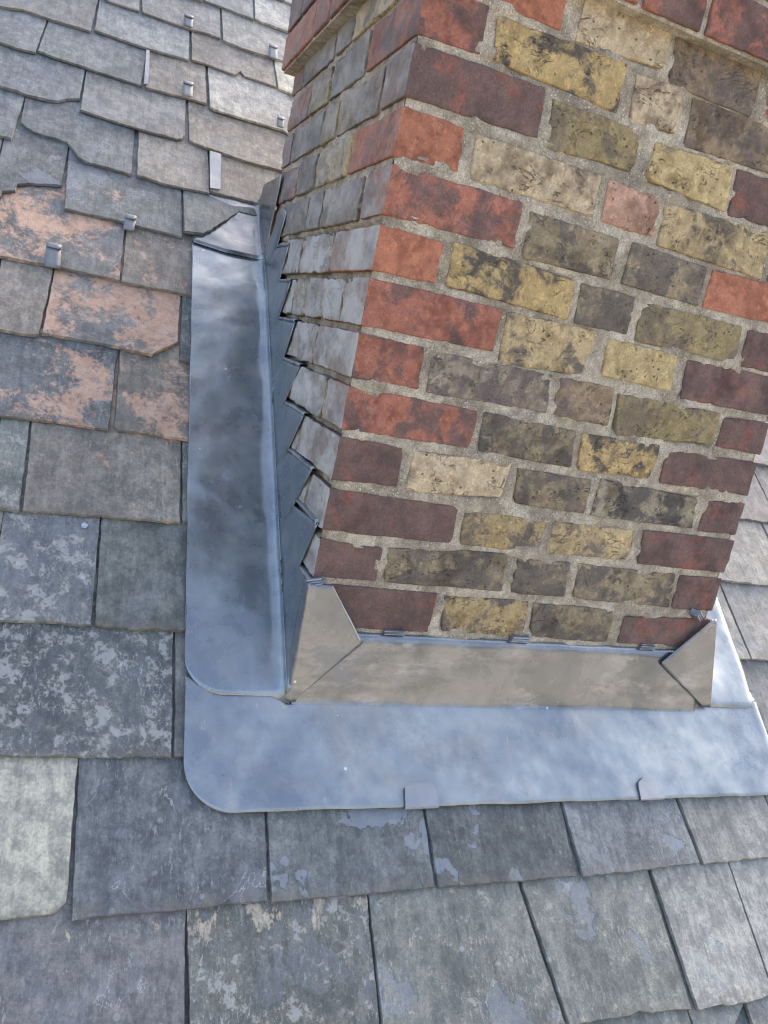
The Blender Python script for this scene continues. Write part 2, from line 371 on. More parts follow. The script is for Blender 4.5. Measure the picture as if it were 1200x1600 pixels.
# ------------------------------------------------------------------ helpers
def link(name, bm, mat, parent=None, loc=(0, 0, 0), smooth=False, smooth_angle=None):
    me = bpy.data.meshes.new(name); bm.normal_update(); bm.to_mesh(me); bm.free()
    me.materials.append(mat)
    if smooth or smooth_angle: me.polygons.foreach_set('use_smooth', [True]*len(me.polygons))
    if smooth_angle: me.set_sharp_from_angle(angle=math.radians(smooth_angle))
    o = bpy.data.objects.new(name, me); COL.objects.link(o); o.location = loc
    if parent: o.parent = parent
    return o
def tag(o, label=None, cat=None, group=None, kind=None):
    if label: o['label'] = label
    if cat: o['category'] = cat
    if group: o['group'] = group
    if kind: o['kind'] = kind
    return o
def rnd(a, b): return random.uniform(a, b)
def n3(x, y, z): return noise.noise(Vector((x, y, z)))
def solid(o, t):
    m = o.modifiers.new('thickness', 'SOLIDIFY'); m.thickness = t*MM; m.offset = 0.0

PITCH = math.radians(42.5); CP, SP = math.cos(PITCH), math.sin(PITCH)
Z0 = -117.0                                                        # height of the slates' surface at the front of the stack
def W(x, t, h): return Vector((x*MM, (t*CP - h*SP)*MM, (Z0 + t*SP + h*CP)*MM))   # roof coordinates (mm) to world
def roof_z(y): return Z0 + y*math.tan(PITCH)

# ------------------------------------------------------------------ ground and roof
bm = bmesh.new()
bmesh.ops.create_circle(bm, cap_ends=True, segments=64, radius=900)
tag(link('ground', bm, M_GROUND, loc=(0, 0, -7.5)), 'ground below the house', kind='structure')

bm = bmesh.new()
v = [bm.verts.new((x*MM, t*MM, h*MM)) for h in (-95, -38) for x, t in ((-1150, -900), (1950, -900), (1950, 2700), (-1150, 2700))]
for f in ((3, 2, 1, 0), (4, 5, 6, 7), (0, 1, 5, 4), (1, 2, 6, 5), (2, 3, 7, 6), (3, 0, 4, 7)): bm.faces.new([v[i] for i in f])
roof = link('roof', bm, M_DECK); roof.location = (0, 0, Z0*MM); roof.rotation_euler = (PITCH, 0, 0)
tag(roof, 'steep roof covered in weathered grey slates', kind='structure')
ROW_T = {'A': -476, 'B': -285, 'C': -92, 'D': 102, 'E': 291, 'F': 472, 'G': 660, 'H': 843, 'I': 1020, 'J': 1190, 'K': 1365, 'L': 1542, 'M': 1720, 'N': 1880, 'O': 2052, 'P': 2222, 'Z': -664}
BLUE, TEAL, BROWN = ((.14, .15, .15), (.215, .225, .22)), ((.115, .125, .12), (.185, .198, .185)), ((.185, .168, .142), (.26, .238, .20))
GREEN, PALE, PURP = ((.165, .172, .15), (.265, .268, .232)), ((.40, .375, .295), (.51, .475, .375)), ((.168, .165, .158), (.25, .243, .228))
LIGHT, TAN = ((.25, .248, .225), (.36, .348, .31)), ((.205, .18, .148), (.31, .268, .215))
# colour pair, salmon, lichen, cream run-off, flakes, veins
LOOK = {'A0': (PURP, .05, .45, .7, .2, 1), 'A1': (GREEN, .05, .75, .9, .3, .3), 'A2': (GREEN, .1, .65, .2, .6, .2), 'A3': (GREEN, .15, .6, .2, .7, .2), 'A4': (LIGHT, .05, .4, .1, .3, 0), 'Z1': (GREEN, 0, .6, .2, .3, 0),
 'B1': (PALE, .1, .3, .3, 0, 0), 'B2': (BLUE, 0, .4, .1, .3, 1), 'B3': (TEAL, .1, .3, 0, 1, .3), 'B4': (TEAL, .0, .25, 0, 1, 0), 'B5': (BLUE, .15, .3, 0, 1, 0), 'B6': (LIGHT, 0, .2, 0, .3, 0),
 'C1': (TEAL, .05, .85, .5, .2, 1), 'C2': (PURP, 0, .3, 0, 0, 0), 'D1': (BLUE, .08, .85, .1, .2, .2), 'D2': (GREEN, .12, .3, .3, .2, 0), 'E1': (GREEN, .1, .8, .5, 0, 0), 'E2': (TAN, .40, .55, .1, .1, 0), 'E3': (GREEN, 0, .6, 0, 0, 0),
 'F1': (BLUE, .50, .5, 0, .2, 0), 'F2': (TAN, .62, .4, .2, .1, 0), 'G1': (TAN, .25, .35, .2, .1, 0), 'G2': (PURP, .70, .35, 0, .1, 0), 'G3': (TEAL, .2, .6, 0, 0, 0), 'H1': (PURP, .56, .3, .1, .2, 0), 'H2': (TAN, .40, .4, 0, .1, 0),
 'I1': (BLUE, .1, .3, 0, .6, .2), 'I2': (BLUE, .28, .3, .1, .5, .6), 'I3': (TEAL, .05, .3, 0, .3, 0), 'J0': (BLUE, .2, .2, 0, .3, 0), 'J1': (BLUE, .12, .3, .1, .4, .4), 'J2': (BROWN, .1, .4, .2, .2, 0), 'J3': (BROWN, .05, .45, .1, .2, 0),
 'K0': (BLUE, .1, .35, 0, .3, .3), 'K1': (PURP, .05, .3, 0, .3, 0), 'K2': (BROWN, 0, .6, 0, .3, 0), 'L0': (BLUE, .1, .4, .1, .3, 0), 'L1': (BLUE, .05, .35, .2, .3, .3), 'L2': (BROWN, .2, .35, 0, .2, 0), 'L3': (LIGHT, 0, .4, .2, .3, 0),
 'M0': (PURP, .05, .3, 0, .2, 0), 'M1': (BLUE, .05, .35, .2, .3, .3), 'M2': (BROWN, .05, .4, .1, .2, .2), 'M3': (PALE, 0, .2, 0, 0, 0), 'N2': (PURP, 0, .4, .1, .2, 0), 'N3': (LIGHT, 0, .4, .1, .2, 0), 'O2': (LIGHT, 0, .4, .1, .2, 0)}
LABEL = {'B1': 'pale lime-stained slate with a chipped right edge', 'G2': 'slate mottled with salmon film, lower right corner broken off', 'J1': 'slate with a ragged snapped lower left edge', 'I1': 'blue grey slate broken along its whole lower edge', 'I3': 'slate cut on the slant over the lead saddle', 'K0': 'slate with a broken lower right corner'}

def walk(pts, step, amp, rough=1.0):
    """subdivide a polyline and roughen it"""
    out = []
    sx = rnd(0, 900)
    for i in range(len(pts)-1):
        (x0, y0), (x1, y1) = pts[i], pts[i+1]
        L = math.hypot(x1-x0, y1-y0); n = max(1, int(L/step))
        for j in range(n):
            f = j/n; x, y = x0+(x1-x0)*f, y0+(y1-y0)*f
            if L > 0:
                d = amp*(n3(x*.028+sx, y*.028, 3.1)*1.1 + n3(x*.11+sx, y*.11, 7.7)*.9*rough)
                if i == 0 and j == 0: d = 0
                x += -(y1-y0)/L*d; y += (x1-x0)/L*d
            out.append((x, y))
    return out

def make_slate(row, tl, bot, tr, look, lift=0.0, tilt=None, detail=True):
    tb = ROW_T[row]; ttop = tb + 415
    tilt = 8.0/180 if tilt is None else tilt
    xl = tl[0] if tl else bot[0][0]-rnd(0, 3); xr = tr[0] if tr else bot[-1][0]+rnd(0, 3)
    tlt = tl[1] if tl else bot[0][1]+180; trt = tr[1] if tr else bot[-1][1]+180
    st = 7 if detail else 60
    sr = 1.0 if detail else .3
    loop = walk([(xl, ttop), (xl, tlt), bot[0]], st*1.6, .9*sr)
    loop += walk(bot, st, 1.7*sr, 1.3)
    loop += walk([bot[-1], (xr, trt), (xr, ttop)], st*1.6, .9*sr) + [(xr, ttop)]
    cx = (bot[0][0]+bot[-1][0])/2
    n = len(loop)
    bm = bmesh.new(); top = []; low = []
    warp = rnd(-1, 1)*.5; roll = rnd(-.0035, .0035); thick = rnd(4.8, 6.6)
    for i, (x, t) in enumerate(loop):
        a, b = loop[i-1], loop[(i+1) % n]
        dx, dy = b[0]-a[0], b[1]-a[1]; L = math.hypot(dx, dy) or 1
        ins = .5 + 1.6*max(0, n3(x*.06, t*.06, cx*.01)+.35) if t < tb+170 and detail else .3
        h = lift - tilt*(t-tb) + roll*(x-cx) + warp*n3(x*.006, t*.006, cx)
        top.append(bm.verts.new(((x-cx - dy/L*ins)*MM, (t-tb + dx/L*ins)*MM, h*MM)))
        low.append(bm.verts.new(((x-cx)*MM, (t-tb)*MM, (h-thick)*MM)))
    for i in range(n):
        j = (i+1) % n
        bm.faces.new((low[i], low[j], top[j], top[i]))
    bm.faces.new(top)
    o = link('slate', bm, M_SLATE, roof, (cx*MM, tb*MM, 0))
    (c1, c2), sal, lich, cream, flake, vein = look
    g = rnd(.80, 1.18); tn = (1.0, 1.0, .965)
    o['c1'] = [c*g*q for c, q in zip(c1, tn)]; o['c2'] = [c*g*q for c, q in zip(c2, tn)]
    o['sal'] = float(sal); o['lich'] = float(lich); o['cream'] = float(cream); o['flake'] = float(flake); o['vein'] = float(vein)
    o['grain'] = rnd(-.55, .55)
    o['seed'] = [rnd(0, 40), rnd(0, 40), rnd(0, 40)]
    return o

span = {}
seen_rows = {}
for name, tl, bot, tr in SLATES:
    row = name[0]
    look = LOOK.get(name, (random.choice([BLUE, PURP, LIGHT]), .05, .35, .1, .2, .1))
    if name == 'I3': o = make_slate(row, tl, bot, tr, look, lift=8, tilt=.086)
    else: o = make_slate(row, tl, bot, tr, look, lift=rnd(-.6, .6))
    if name in LABEL: o['label'] = LABEL[name]
    l = min(bot[0][0], tl[0] if tl else 1e9); r = max(bot[-1][0], tr[0] if tr else -1e9)
    a = span.get(row, (1e9, -1e9)); span[row] = (min(a[0], l), max(a[1], r))
# the rest of the roof, laid the same way
ROW_T.update({'Q': 2395, 'Y': -850})
HIDE = lambda x0, x1, t: x0 > 5 and x1 < 780 and 60 < t < 780
right_joint = {'H': 1000, 'G': 985, 'F': 1012, 'E': 1227, 'D': 1010, 'C': 978, 'B': None}
for ri, row in enumerate(sorted(ROW_T, key=lambda r: ROW_T[r])):
    t = ROW_T[row]; sp = span.get(row)
    # to the left, then to the right of what was laid already
    jobs = []
    if sp:
        x = sp[0]-3
        while x > -1130: w = rnd(215, 275); jobs.append((x-w, x)); x -= w+3
        x = sp[1]+4
    else: x = -1130 + (ri % 2)*115
    if right_joint.get(row):
        rj = right_joint[row]
        if rj-x > 420:
            m = max(1, round((rj-x)/245)); w = (rj-x)/m
            for q in range(m): jobs.append((x+q*w+1.5, x+(q+1)*w-1.5))
        else: jobs.append((x, rj-2))
        x = rj+3
    while x < 1930: w = rnd(225, 270); jobs.append((x, x+w)); x += w+3
    for x0, x1 in jobs:
        if HIDE(x0, x1, t): continue
        a, b = rnd(-3, 3), rnd(-3, 3)
        pale = (x0 > 700)
        look = (random.choice([LIGHT, PURP, LIGHT] if pale else [BLUE, GREEN, PURP, BROWN, TEAL]), rnd(0, .2), rnd(.2, .6), rnd(0, .4), rnd(0, .5), 0)
        make_slate(row, (x0, t+180), [(x0, t+a), ((x0+x1)/2, t+(a+b)/2), (x1, t+b)], (x1, t+180), look, lift=rnd(-.6, .6), detail=(x0 > 750 and x1 < 1750 and -100 < t < 850))

# ------------------------------------------------------------------ chimney
chim = bpy.data.objects.new('chimney', None); COL.objects.link(chim); chim.location = (0, 0, Z0*MM)
tag(chim, 'square brick chimney stack of red and sooty yellow bricks rising through the slate roof', 'chimney')
def put(o, p): o.parent = p; o.location = Vector(o.location) - p.location
KIND = {  # bare body, skin, skin amount, pits, flecks
 'rb': ((.23, .10, .075), (.122, .082, .070), .80, .15, .10), 'ro': ((.36, .15, .10), (.135, .085, .072), .58, .15, .10), 'or': ((.42, .175, .105), (.19, .095, .07), .24, .1, .06),
 'yd': ((.42, .32, .16), (.125, .108, .082), .56, .8, .3), 'dk': ((.29, .24, .15), (.115, .10, .08), .64, .8, .35), 'bk': ((.32, .28, .19), (.082, .075, .066), .66, .8, .2),
 'ys': ((.48, .38, .205), (.14, .12, .09), .46, .9, .4), 'yc': ((.55, .45, .29), (.23, .175, .12), .30, 1, .3), 'yy': ((.53, .42, .21), (.22, .175, .11), .36, 1, .3), 'yb': ((.48, .36, .165), (.085, .075, .06), .50, .9, .2),
 'gs': ((.33, .28, .21), (.14, .115, .10), .56, .7, .5), 'td': ((.28, .215, .14), (.13, .105, .085), .55, .7, .3), 'od': ((.31, .255, .13), (.145, .12, .082), .55, .8, .2), 'pk': ((.46, .29, .205), (.25, .17, .125), .35, .9, .2),
 'gl': ((.23, .21, .17), (.12, .115, .105), .52, .5, .15), 'gr': ((.31, .15, .11), (.14, .12, .11), .50, .3, .1)}
def ticks(w, step, r):
    n = max(2, round((w-2*r)/step))
    return [0, r*.32, r*.72] + [r+(w-2*r)*i/n for i in range(n+1)] + [w-r*.72, w-r*.32, w]
def brick(quad, y0, y1, kind, coarse=False, wash=.0, chip=1.0, tint=1.0, rough=1.0):
    """quad: TL, TR, BR, BL as (x, z); the brick runs from y0 to y1; all mm"""
    (ax, az), (bx, bz), (cx, cz), (dx, dz) = quad
    w = ((bx-ax)+(cx-dx))/2; h = ((az-dz)+(bz-cz))/2; d = y1-y0
    r = rnd(2.4, 3.8); st = 24 if coarse else 6.5
    X, Y, Zs = ticks(w, st, r), ticks(d, st*(1.0 if not coarse else 2), r), ticks(h, st, r)
    ox, oz, oy = (ax+bx+cx+dx)/4, (az+bz+cz+dz)/4, (y0+y1)/2
    sd = rnd(0, 500)
    bm = bmesh.new(); V = {}
    nx, ny, nz = len(X)-1, len(Y)-1, len(Zs)-1
    def vert(i, j, k):
        key = (i, j, k)
        if key in V: return V[key]
        p = Vector((X[i], Y[j], Zs[k]))
        q = Vector((min(max(p.x, r), w-r), min(max(p.y, r), d-r), min(max(p.z, r), h-r)))
        n = p-q; n = n.normalized() if n.length > 1e-6 else Vector((0, 0, 0))
        p = q + n*r
        if n.length > 0:
            s = (p.x+sd, p.y+sd*.7, p.z)
            disp = (n3(s[0]*.022, s[1]*.022, s[2]*.03)*1.5 + n3(s[0]*.085, s[1]*.085, s[2]*.085)*.8)*rough + n3(s[0]*.2, s[1]*.2, s[2]*.2)*.45
            ex = sorted((min(p.x, w-p.x), min(p.y, d-p.y), min(p.z, h-p.z)))[1]      # distance to the nearest arris
            if ex < 13:
                c = n3(s[0]*.035+9, s[1]*.035, s[2]*.045) + .5*n3(s[0]*.12, s[1]*.12, s[2]*.12)
                disp -= chip*(1-ex/13)*max(0, c-.2)*5.5
            p += n*disp
        fx, fz = p.x/w, p.z/h
        lx = (dx+(ax-dx)*fz); rx = (cx+(bx-cx)*fz); lz = dz+(cz-dz)*fx; uz = az+(bz-az)*fx
        V[key] = bm.verts.new(((lx+(rx-lx)*fx-ox)*MM, (y0+p.y-oy)*MM, (lz+(uz-lz)*fz-oz)*MM))
        return V[key]
    for i in range(nx):
        for k in range(nz):
            bm.faces.new((vert(i, 0, k), vert(i+1, 0, k), vert(i+1, 0, k+1), vert(i, 0, k+1)))
            bm.faces.new((vert(i, ny, k), vert(i, ny, k+1), vert(i+1, ny, k+1), vert(i+1, ny, k)))
    for j in range(ny):
        for k in range(nz):
            bm.faces.new((vert(0, j, k), vert(0, j, k+1), vert(0, j+1, k+1), vert(0, j+1, k)))
            bm.faces.new((vert(nx, j, k), vert(nx, j+1, k), vert(nx, j+1, k+1), vert(nx, j, k+1)))
    for i in range(nx):
        for j in range(ny):
            bm.faces.new((vert(i, j, 0), vert(i, j+1, 0), vert(i+1, j+1, 0), vert(i+1, j, 0)))
            bm.faces.new((vert(i, j, nz), vert(i+1, j, nz), vert(i+1, j+1, nz), vert(i, j+1, nz)))
    o = link('brick', bm, M_BRICK, loc=(ox*MM, oy*MM, oz*MM), smooth=True)
    put(o, chim)
    c1, c2, amt, pit, fleck = KIND[kind]; g = rnd(.92, 1.1)*tint
    o['c1'] = [c*g for c in c1]; o['c2'] = [c*g for c in c2]; o['amt'] = amt+rnd(-.04, .04); o['pit'] = float(pit); o['fleck'] = float(fleck); o['sootg'] = rnd(.25, .75); o['wash'] = float(wash)
    o['seed'] = [rnd(0, 40), rnd(0, 40), rnd(0, 40)]
    return o
XR, YB, CH = 788.0, 762.0, 75.3
rects = []
for c, kind, tl, tr, br, bl in FRONT:
    zb, zt = c*CH+5, (c+1)*CH-6
    left_corner, right_corner = bl is None, br is None
    if left_corner:
        zt_ = tr[1] if tr else zt; zb_ = br[1]
        tl = (rnd(-1, 1), (zt_+zt)/2+1); bl = (rnd(-1, 1), (zb_+zb)/2)
        if tr is None: tr = (br[0], zt)
    if right_corner:
        tr = (XR+rnd(-1, 1), (tl[1]+zt)/2); br = (XR+rnd(-1, 1), (bl[1]+zb)/2)
    g = 1.4
    quad = ((tl[0]-(0 if left_corner else g), tl[1]+g), (tr[0]+(0 if right_corner else g), tr[1]+g), (br[0]+(0 if right_corner else g), br[1]-g), (bl[0]-(0 if left_corner else g), bl[1]-g))
    depth = 102
    if left_corner or right_corner: depth = 102 if c % 2 == 0 else 212
    ins = rnd(-1.2, 1.2)
    brick(quad, ins, depth, kind, wash=(.8 if c < 8 else .45 if c % 2 == 0 else .12) if left_corner else 0)
    rects.append((c, min(tl[0], bl[0]), max(tr[0], br[0]), min(bl[1], br[1]), max(tl[1], tr[1])))
# side faces: the lower courses stop where the roof cuts them
LEFT_Y = {0: [(113, 326), (337, 428), (438, 668), (678, YB)], 1: [(224, 418), (430, 565), (577, YB)]}
for c in range(0, 13):
    for s, (ya, yb) in enumerate(LEFT_Y[c % 2]):
        zb, zt = c*CH+rnd(4, 7), (c+1)*CH-rnd(4, 7)
        if roof_z(ya)-40 > zt: continue
        far = yb == YB
        kd = random.choice(['gl', 'gl', 'td', 'ys', 'od', 'gs']) if not far or c < 8 else 'ro'
        xo = rnd(-2.0, 1.5)
        brick(((xo, zt), (102, zt), (102, zb), (xo, zb)), ya+rnd(0, 3), yb-rnd(0, 3), kd, wash=.85 if c < 8 else .35, chip=1.8, rough=2.2)
    for s, (ya, yb) in enumerate(LEFT_Y[c % 2]):
        zb, zt = c*CH+5, (c+1)*CH-6
        if roof_z(ya)-40 > zt: continue
        brick(((XR-102, zt), (XR+rnd(-1, 1), zt), (XR+rnd(-1, 1), zb), (XR-102, zb)), ya, yb, random.choice(['dk', 'td', 'rb', 'yd', 'od']), coarse=True)
# oversailing courses at the top, bedded the same way
for c in (13, 14, 15):
    e = 27 if c < 15 else 0
    zb, zt = c*CH-24+3, (c+1)*CH-24-6
    seq = [215, 102, 215, 102, 102] if c % 2 == 0 else [102, 215, 102, 215, 102]
    x = -e; i = 0
    while x < XR+e-20:
        w = seq[i % 5]; x1 = min(x+w, XR+e) if XR+e-(x+w) > 60 else XR+e
        brick(((x, zt), (x1, zt), (x1, zb), (x, zb)), -e+rnd(-1, 1), 102 if c % 2 == 0 else 215-e, random.choice(['ro', 'or', 'rb', 'td']), coarse=c == 15); x = x1+10; i += 1
    y = (112 if c % 2 == 0 else 225-e); i = 1
    while y < YB+e-20:
        w = seq[i % 5]; y1 = min(y+w, YB+e) if YB+e-(y+w) > 60 else YB+e
        brick(((-e, zt), (102-e, zt), (102-e, zb), (-e, zb)), y, y1, random.choice(['ro', 'gr', 'or', 'rb']), coarse=c == 15, wash=.2)
        brick(((XR-102, zt), (XR+e, zt), (XR+e, zb), (XR-102, zb)), y, y1, 'ro', coarse=True)
        y = y1+10; i += 1
# mortar: the core of the stack, flush to slightly proud at the joints with smears over the arrises
by_course = {}
for c, x0, x1, z0, z1 in rects: by_course.setdefault(c, []).append((x0, x1, z0, z1))
def front_mortar(x, z):
    din = -9
    for c in (int(z//CH)-1, int(z//CH), int(z//CH)+1):
        for x0, x1, z0, z1 in by_course.get(c, ()):
            din = max(din, min(x-x0, x1-x, z-z0, z1-z))
    y = 2.9 + 1.5*n3(x*.02, z*.03, 4.2) + .8*n3(x*.09, z*.11, 8.8) + .6*n3(x*.22, z*.22, 1.1)
    bulge = n3(x*.017, z*.03, 31.5) + .45*n3(x*.06, z*.08, 12.5)
    if bulge > .25: y -= min(3.4, (bulge-.25)*12)
    lim = 6 if bulge > .25 else 2
    if din > 0: y = max(y, -1.0) + max(0, din-lim)*.9
    return min(y, 14)
def sheet(bm, nu, nv, f):
    g = [[bm.verts.new(f(u/nu, v/nv)) for v in range(nv+1)] for u in range(nu+1)]
    for u in range(nu):
        for v in range(nv): bm.faces.new((g[u][v], g[u+1][v], g[u+1][v+1], g[u][v+1]))
    return g
bm = bmesh.new()
ZL, ZH = -190.0, 13*CH-26
def f_front(a, b):
    x, z = 5+a*(XR-10), ZL+b*(ZH-ZL)
    e = max(0, 1-min(x-5, XR-5-x)/10)
    return (x*MM, (front_mortar(x, z)+e*5)*MM, z*MM)
def f_left(a, b):
    y, z = YB-4-a*(YB-12), ZL+b*(ZH-ZL)
    cc = (z/CH) % 1.0; near = min(cc, 1-cc)*CH
    x = (11 if near < 9 and z < 600 else 2.2 if z < 600 else 4.6) + (2.6 if z < 600 else 1.4)*n3(y*.03, z*.05, 55.2) + 1.2*n3(y*.1, z*.1, 2.2)
    return (x*MM, y*MM, z*MM)
sheet(bm, 170, 250, f_front)
sheet(bm, 110, 300, f_left)
sheet(bm, 30, 40, lambda a, b: ((XR-7)*MM, (6+a*(YB-10))*MM, (ZL+b*(ZH-ZL))*MM))
sheet(bm, 30, 40, lambda a, b: ((XR-6-a*(XR-12))*MM, (YB-3 + 2*n3(a*20, b*20, 0))*MM, (ZL+b*(ZH-ZL))*MM))
mo = link('mortar', bm, M_MORTAR, smooth=True); put(mo, chim)
# bedding under and between the oversailing bricks and the sloped cap on top
bm = bmesh.new()
def boxv(bm, x0, x1, y0, y1, z0, z1, tx=0):
    v = [bm.verts.new((x*MM, y*MM, z*MM)) for z, k in ((z0, 0), (z1, tx)) for x, y in ((x0+k, y0+k), (x1-k, y0+k), (x1-k, y1-k), (x0+k, y1-k))]
    for f in ((3, 2, 1, 0), (4, 5, 6, 7), (0, 1, 5, 4), (1, 2, 6, 5), (2, 3, 7, 6), (3, 0, 4, 7)): bm.faces.new([v[i] for i in f])
boxv(bm, -21, XR+21, -21, YB+21, 13*CH-25.5, 15*CH-30)
boxv(bm, 6, XR-6, 6, YB-6, 15*CH-30, 16*CH-33)
boxv(bm, 2, XR-2, 2, YB-2, 16*CH-33, 16*CH+40, 150)
bmesh.ops.subdivide_edges(bm, edges=bm.edges[:], cuts=12, use_grid_fill=True)
for vv in bm.verts:
    p = vv.co/MM; vv.co += Vector((n3(p.x*.05, p.y*.05, p.z*.05), n3(p.x*.05+7, p.y*.05, p.z*.05), n3(p.x*.05, p.y*.05+7, p.z*.05)))*1.6*MM
mc = link('mortar', bm, M_MORTAR, smooth_angle=50); put(mc, chim)

# ------------------------------------------------------------------ lead work
def weld_link(name, bm, mat, parent=None, thick=1.7, angle=60):
    bmesh.ops.remove_doubles(bm, verts=bm.verts[:], dist=0.0004)
    o = link(name, bm, mat, parent, smooth_angle=angle); solid(o, thick)
    return o
def lerp(a, b, f): return a+(b-a)*f
def interp(pts, x):
    if x <= pts[0][0]: return pts[0][1]
    for (x0, y0), (x1, y1) in zip(pts, pts[1:]):
        if x <= x1: return lerp(y0, y1, (x-x0)/(x1-x0))
    return pts[-1][1]
def corner_arc(x, x0, t_low, rad):          # lower edge with a rounded corner at x0
    d = x-x0
    if d >= rad: return t_low
    return t_low + rad - math.sqrt(max(0, rad*rad-(rad-d)**2))
def dent(x, t): return 2.0*n3(x*.006, t*.008, 21) + 1.1*n3(x*.016, t*.018, 5) 

# front apron: flat on the slates, folded up the front face and tucked into the joint
def apron_low(x):
    lo = -171 + 2.2*n3(x*.012, 0, 3) + .8*n3(x*.05, 2, 3)
    return corner_arc(x, -161, lo, 72)
bm = bmesh.new()
XA, XB = -161.0, 984.0
xs = [XA + 72*(1-math.cos(math.pi/2*i/14)) for i in range(14)] + [XA+72+(XB-XA-72)*i/120 for i in range(121)]
def lift_edge(x, t):                        # the edge is dressed down, with slight ripples
    k = max(0, 1-(t+171)/26)
    return 1.2*k*max(0, n3(x*.02, 0, 77))*2.2
prof = []
for i in range(25): prof.append(i/24)
g = []
for x in xs:
    lo = apron_low(x); col = []
    for f in prof:
        t = lerp(lo, -14, f); col.append(bm.verts.new(W(x, t, 3.5 + dent(x, t)*min(1, f*3) + lift_edge(x, t) - 7*max(0, (x-968)/16))))
    g.append(col)
for i in range(len(xs)-1):
    for j in range(24): bm.faces.new((g[i][j], g[i+1][j], g[i+1][j+1], g[i][j+1]))
x_right = lambda x: x > 980
# left and right ends run up under the side flashings
for lo_x, hi_x in ((XA, -2.0), (805.0, XB)):
    sel = [i for i, x in enumerate(xs) if lo_x-.1 <= x <= hi_x]
    cols = []
    for i in sel:
        c = [g[i][24]]
        for q in range(1, 5):
            t = -14+q*(4 if x_right(xs[i]) else 11); c.append(bm.verts.new(W(xs[i], t, 3.5 + dent(xs[i], t)*(1-q/5) + (2.2 if q == 2 and not x_right(xs[i]) else 0) - 7*max(0, (xs[i]-968)/16))))
        cols.append(c)
    for a, b in zip(cols, cols[1:]):
        for q in range(4): bm.faces.new((a[q], b[q], b[q+1], a[q+1]))
# the upstand
sel = [i for i, x in enumerate(xs) if -2.5 <= x <= 812]
cols = []
for i in sel:
    x = xs[i]; c = [g[i][24]]
    wv = 1.6*n3(x*.013, 1, 1)+.7*n3(x*.04, 4, 1)
    hb = 3.5+dent(x, -14); yb = -14*CP-hb*SP; zb = Z0+hb*CP-14*SP
    path = []
    for q in range(1, 8):                                    # soft fold
        a = q/7; y = lerp(yb, -8.5, 1-(1-a)**2); z = lerp(zb, -92, a*a*.55+a*.45)
        path.append((y, z))
    ztop = -5 + 2.2*n3(x*.011, 9, 2) + 1.2*n3(x*.05, 9, 2)
    for q in range(1, 9):
        f = q/8; path.append((lerp(-8.5, -5.5, f) + (wv + 1.6*n3(x*.007, f*2.2, 50) + .9*n3(x*.02, f*4, 70))*math.sin(f*math.pi) - (1.6 if q in (7,) else 0), lerp(-92, ztop-7, f)))
    for yy, dz in ((-3.6, -2.6), (0, 0), (6, 1.5), (14, 2)): path.append((yy, ztop+dz))
    for y, z in path: c.append(bm.verts.new((x*MM, y*MM, z*MM)))
    cols.append(c)
for a, b in zip(cols, cols[1:]):
    for q in range(len(a)-1): bm.faces.new((a[q], b[q], b[q+1], a[q+1]))
apron = weld_link('lead_apron', bm, M_LEAD)
tag(apron, 'wide lead apron dressed over the slates below the front of the brick chimney', 'lead apron')
apron.data.materials.append(M_LEADT)                            # upstand's broken reflections and brown shadows painted as blotches
for f in apron.data.polygons:
    if f.normal.y < -.8: f.material_index = 1

# left side flashing
def rib(t): return 6.0 if t < 880 else lerp(6.0, -3.0, min(1, (t-880)/120))
bm = bmesh.new()
def side_low(x):
    return corner_arc(x, -163, -2 + 1.2*n3(x*.02, 3, 3), 60)
us = [-163 + 60*(1-math.cos(math.pi/2*i/12)) for i in range(12)] + [-103+(-30+103)*i/9 for i in range(10)]
NT_ = 84
cols = []
for i, x in enumerate(us):
    lo = side_low(x); c = []
    for q in range(NT_+1):
        f = q/NT_; t = lerp(lo, 1016, f)
        xx = x + (1.3*n3(t*.012, 7, 7) if i == 0 else 0) + (-.9 if i == 0 and t > 300 else 0)
        c.append(bm.verts.new(W(xx, t, rib(t) + dent(x+300, t)*min(1, q/3)*min(1, .35+i/8))))
    cols.append(c)
# fold: a soft quarter bend from the slope to the upright face
lowx = side_low(-30)
for i in range(1, 9):
    a = i/8*math.pi/2; c = []
    for q in range(NT_+1):
        f = q/NT_; t = lerp(lowx, 1016, f)
        wob = 1.6*n3(t*.009, 3, 8)
        R_ = 17
        x = -30 + 20.5*math.sin(a) + wob*math.sin(a*2); h = rib(t) + R_*(1-math.cos(a))
        if q == 0:                                           # dressed down on to the apron at the foot
            c.append(bm.verts.new(W(x + 7*(i/8), t-11*math.sin(a), 5.2)))
            t += 5
        else: c.append(bm.verts.new(W(x, t, h)))
    cols.append(c)
for a, b in zip(cols, cols[1:]):
    for q in range(NT_): bm.faces.new((a[q], b[q], b[q+1], a[q+1]))
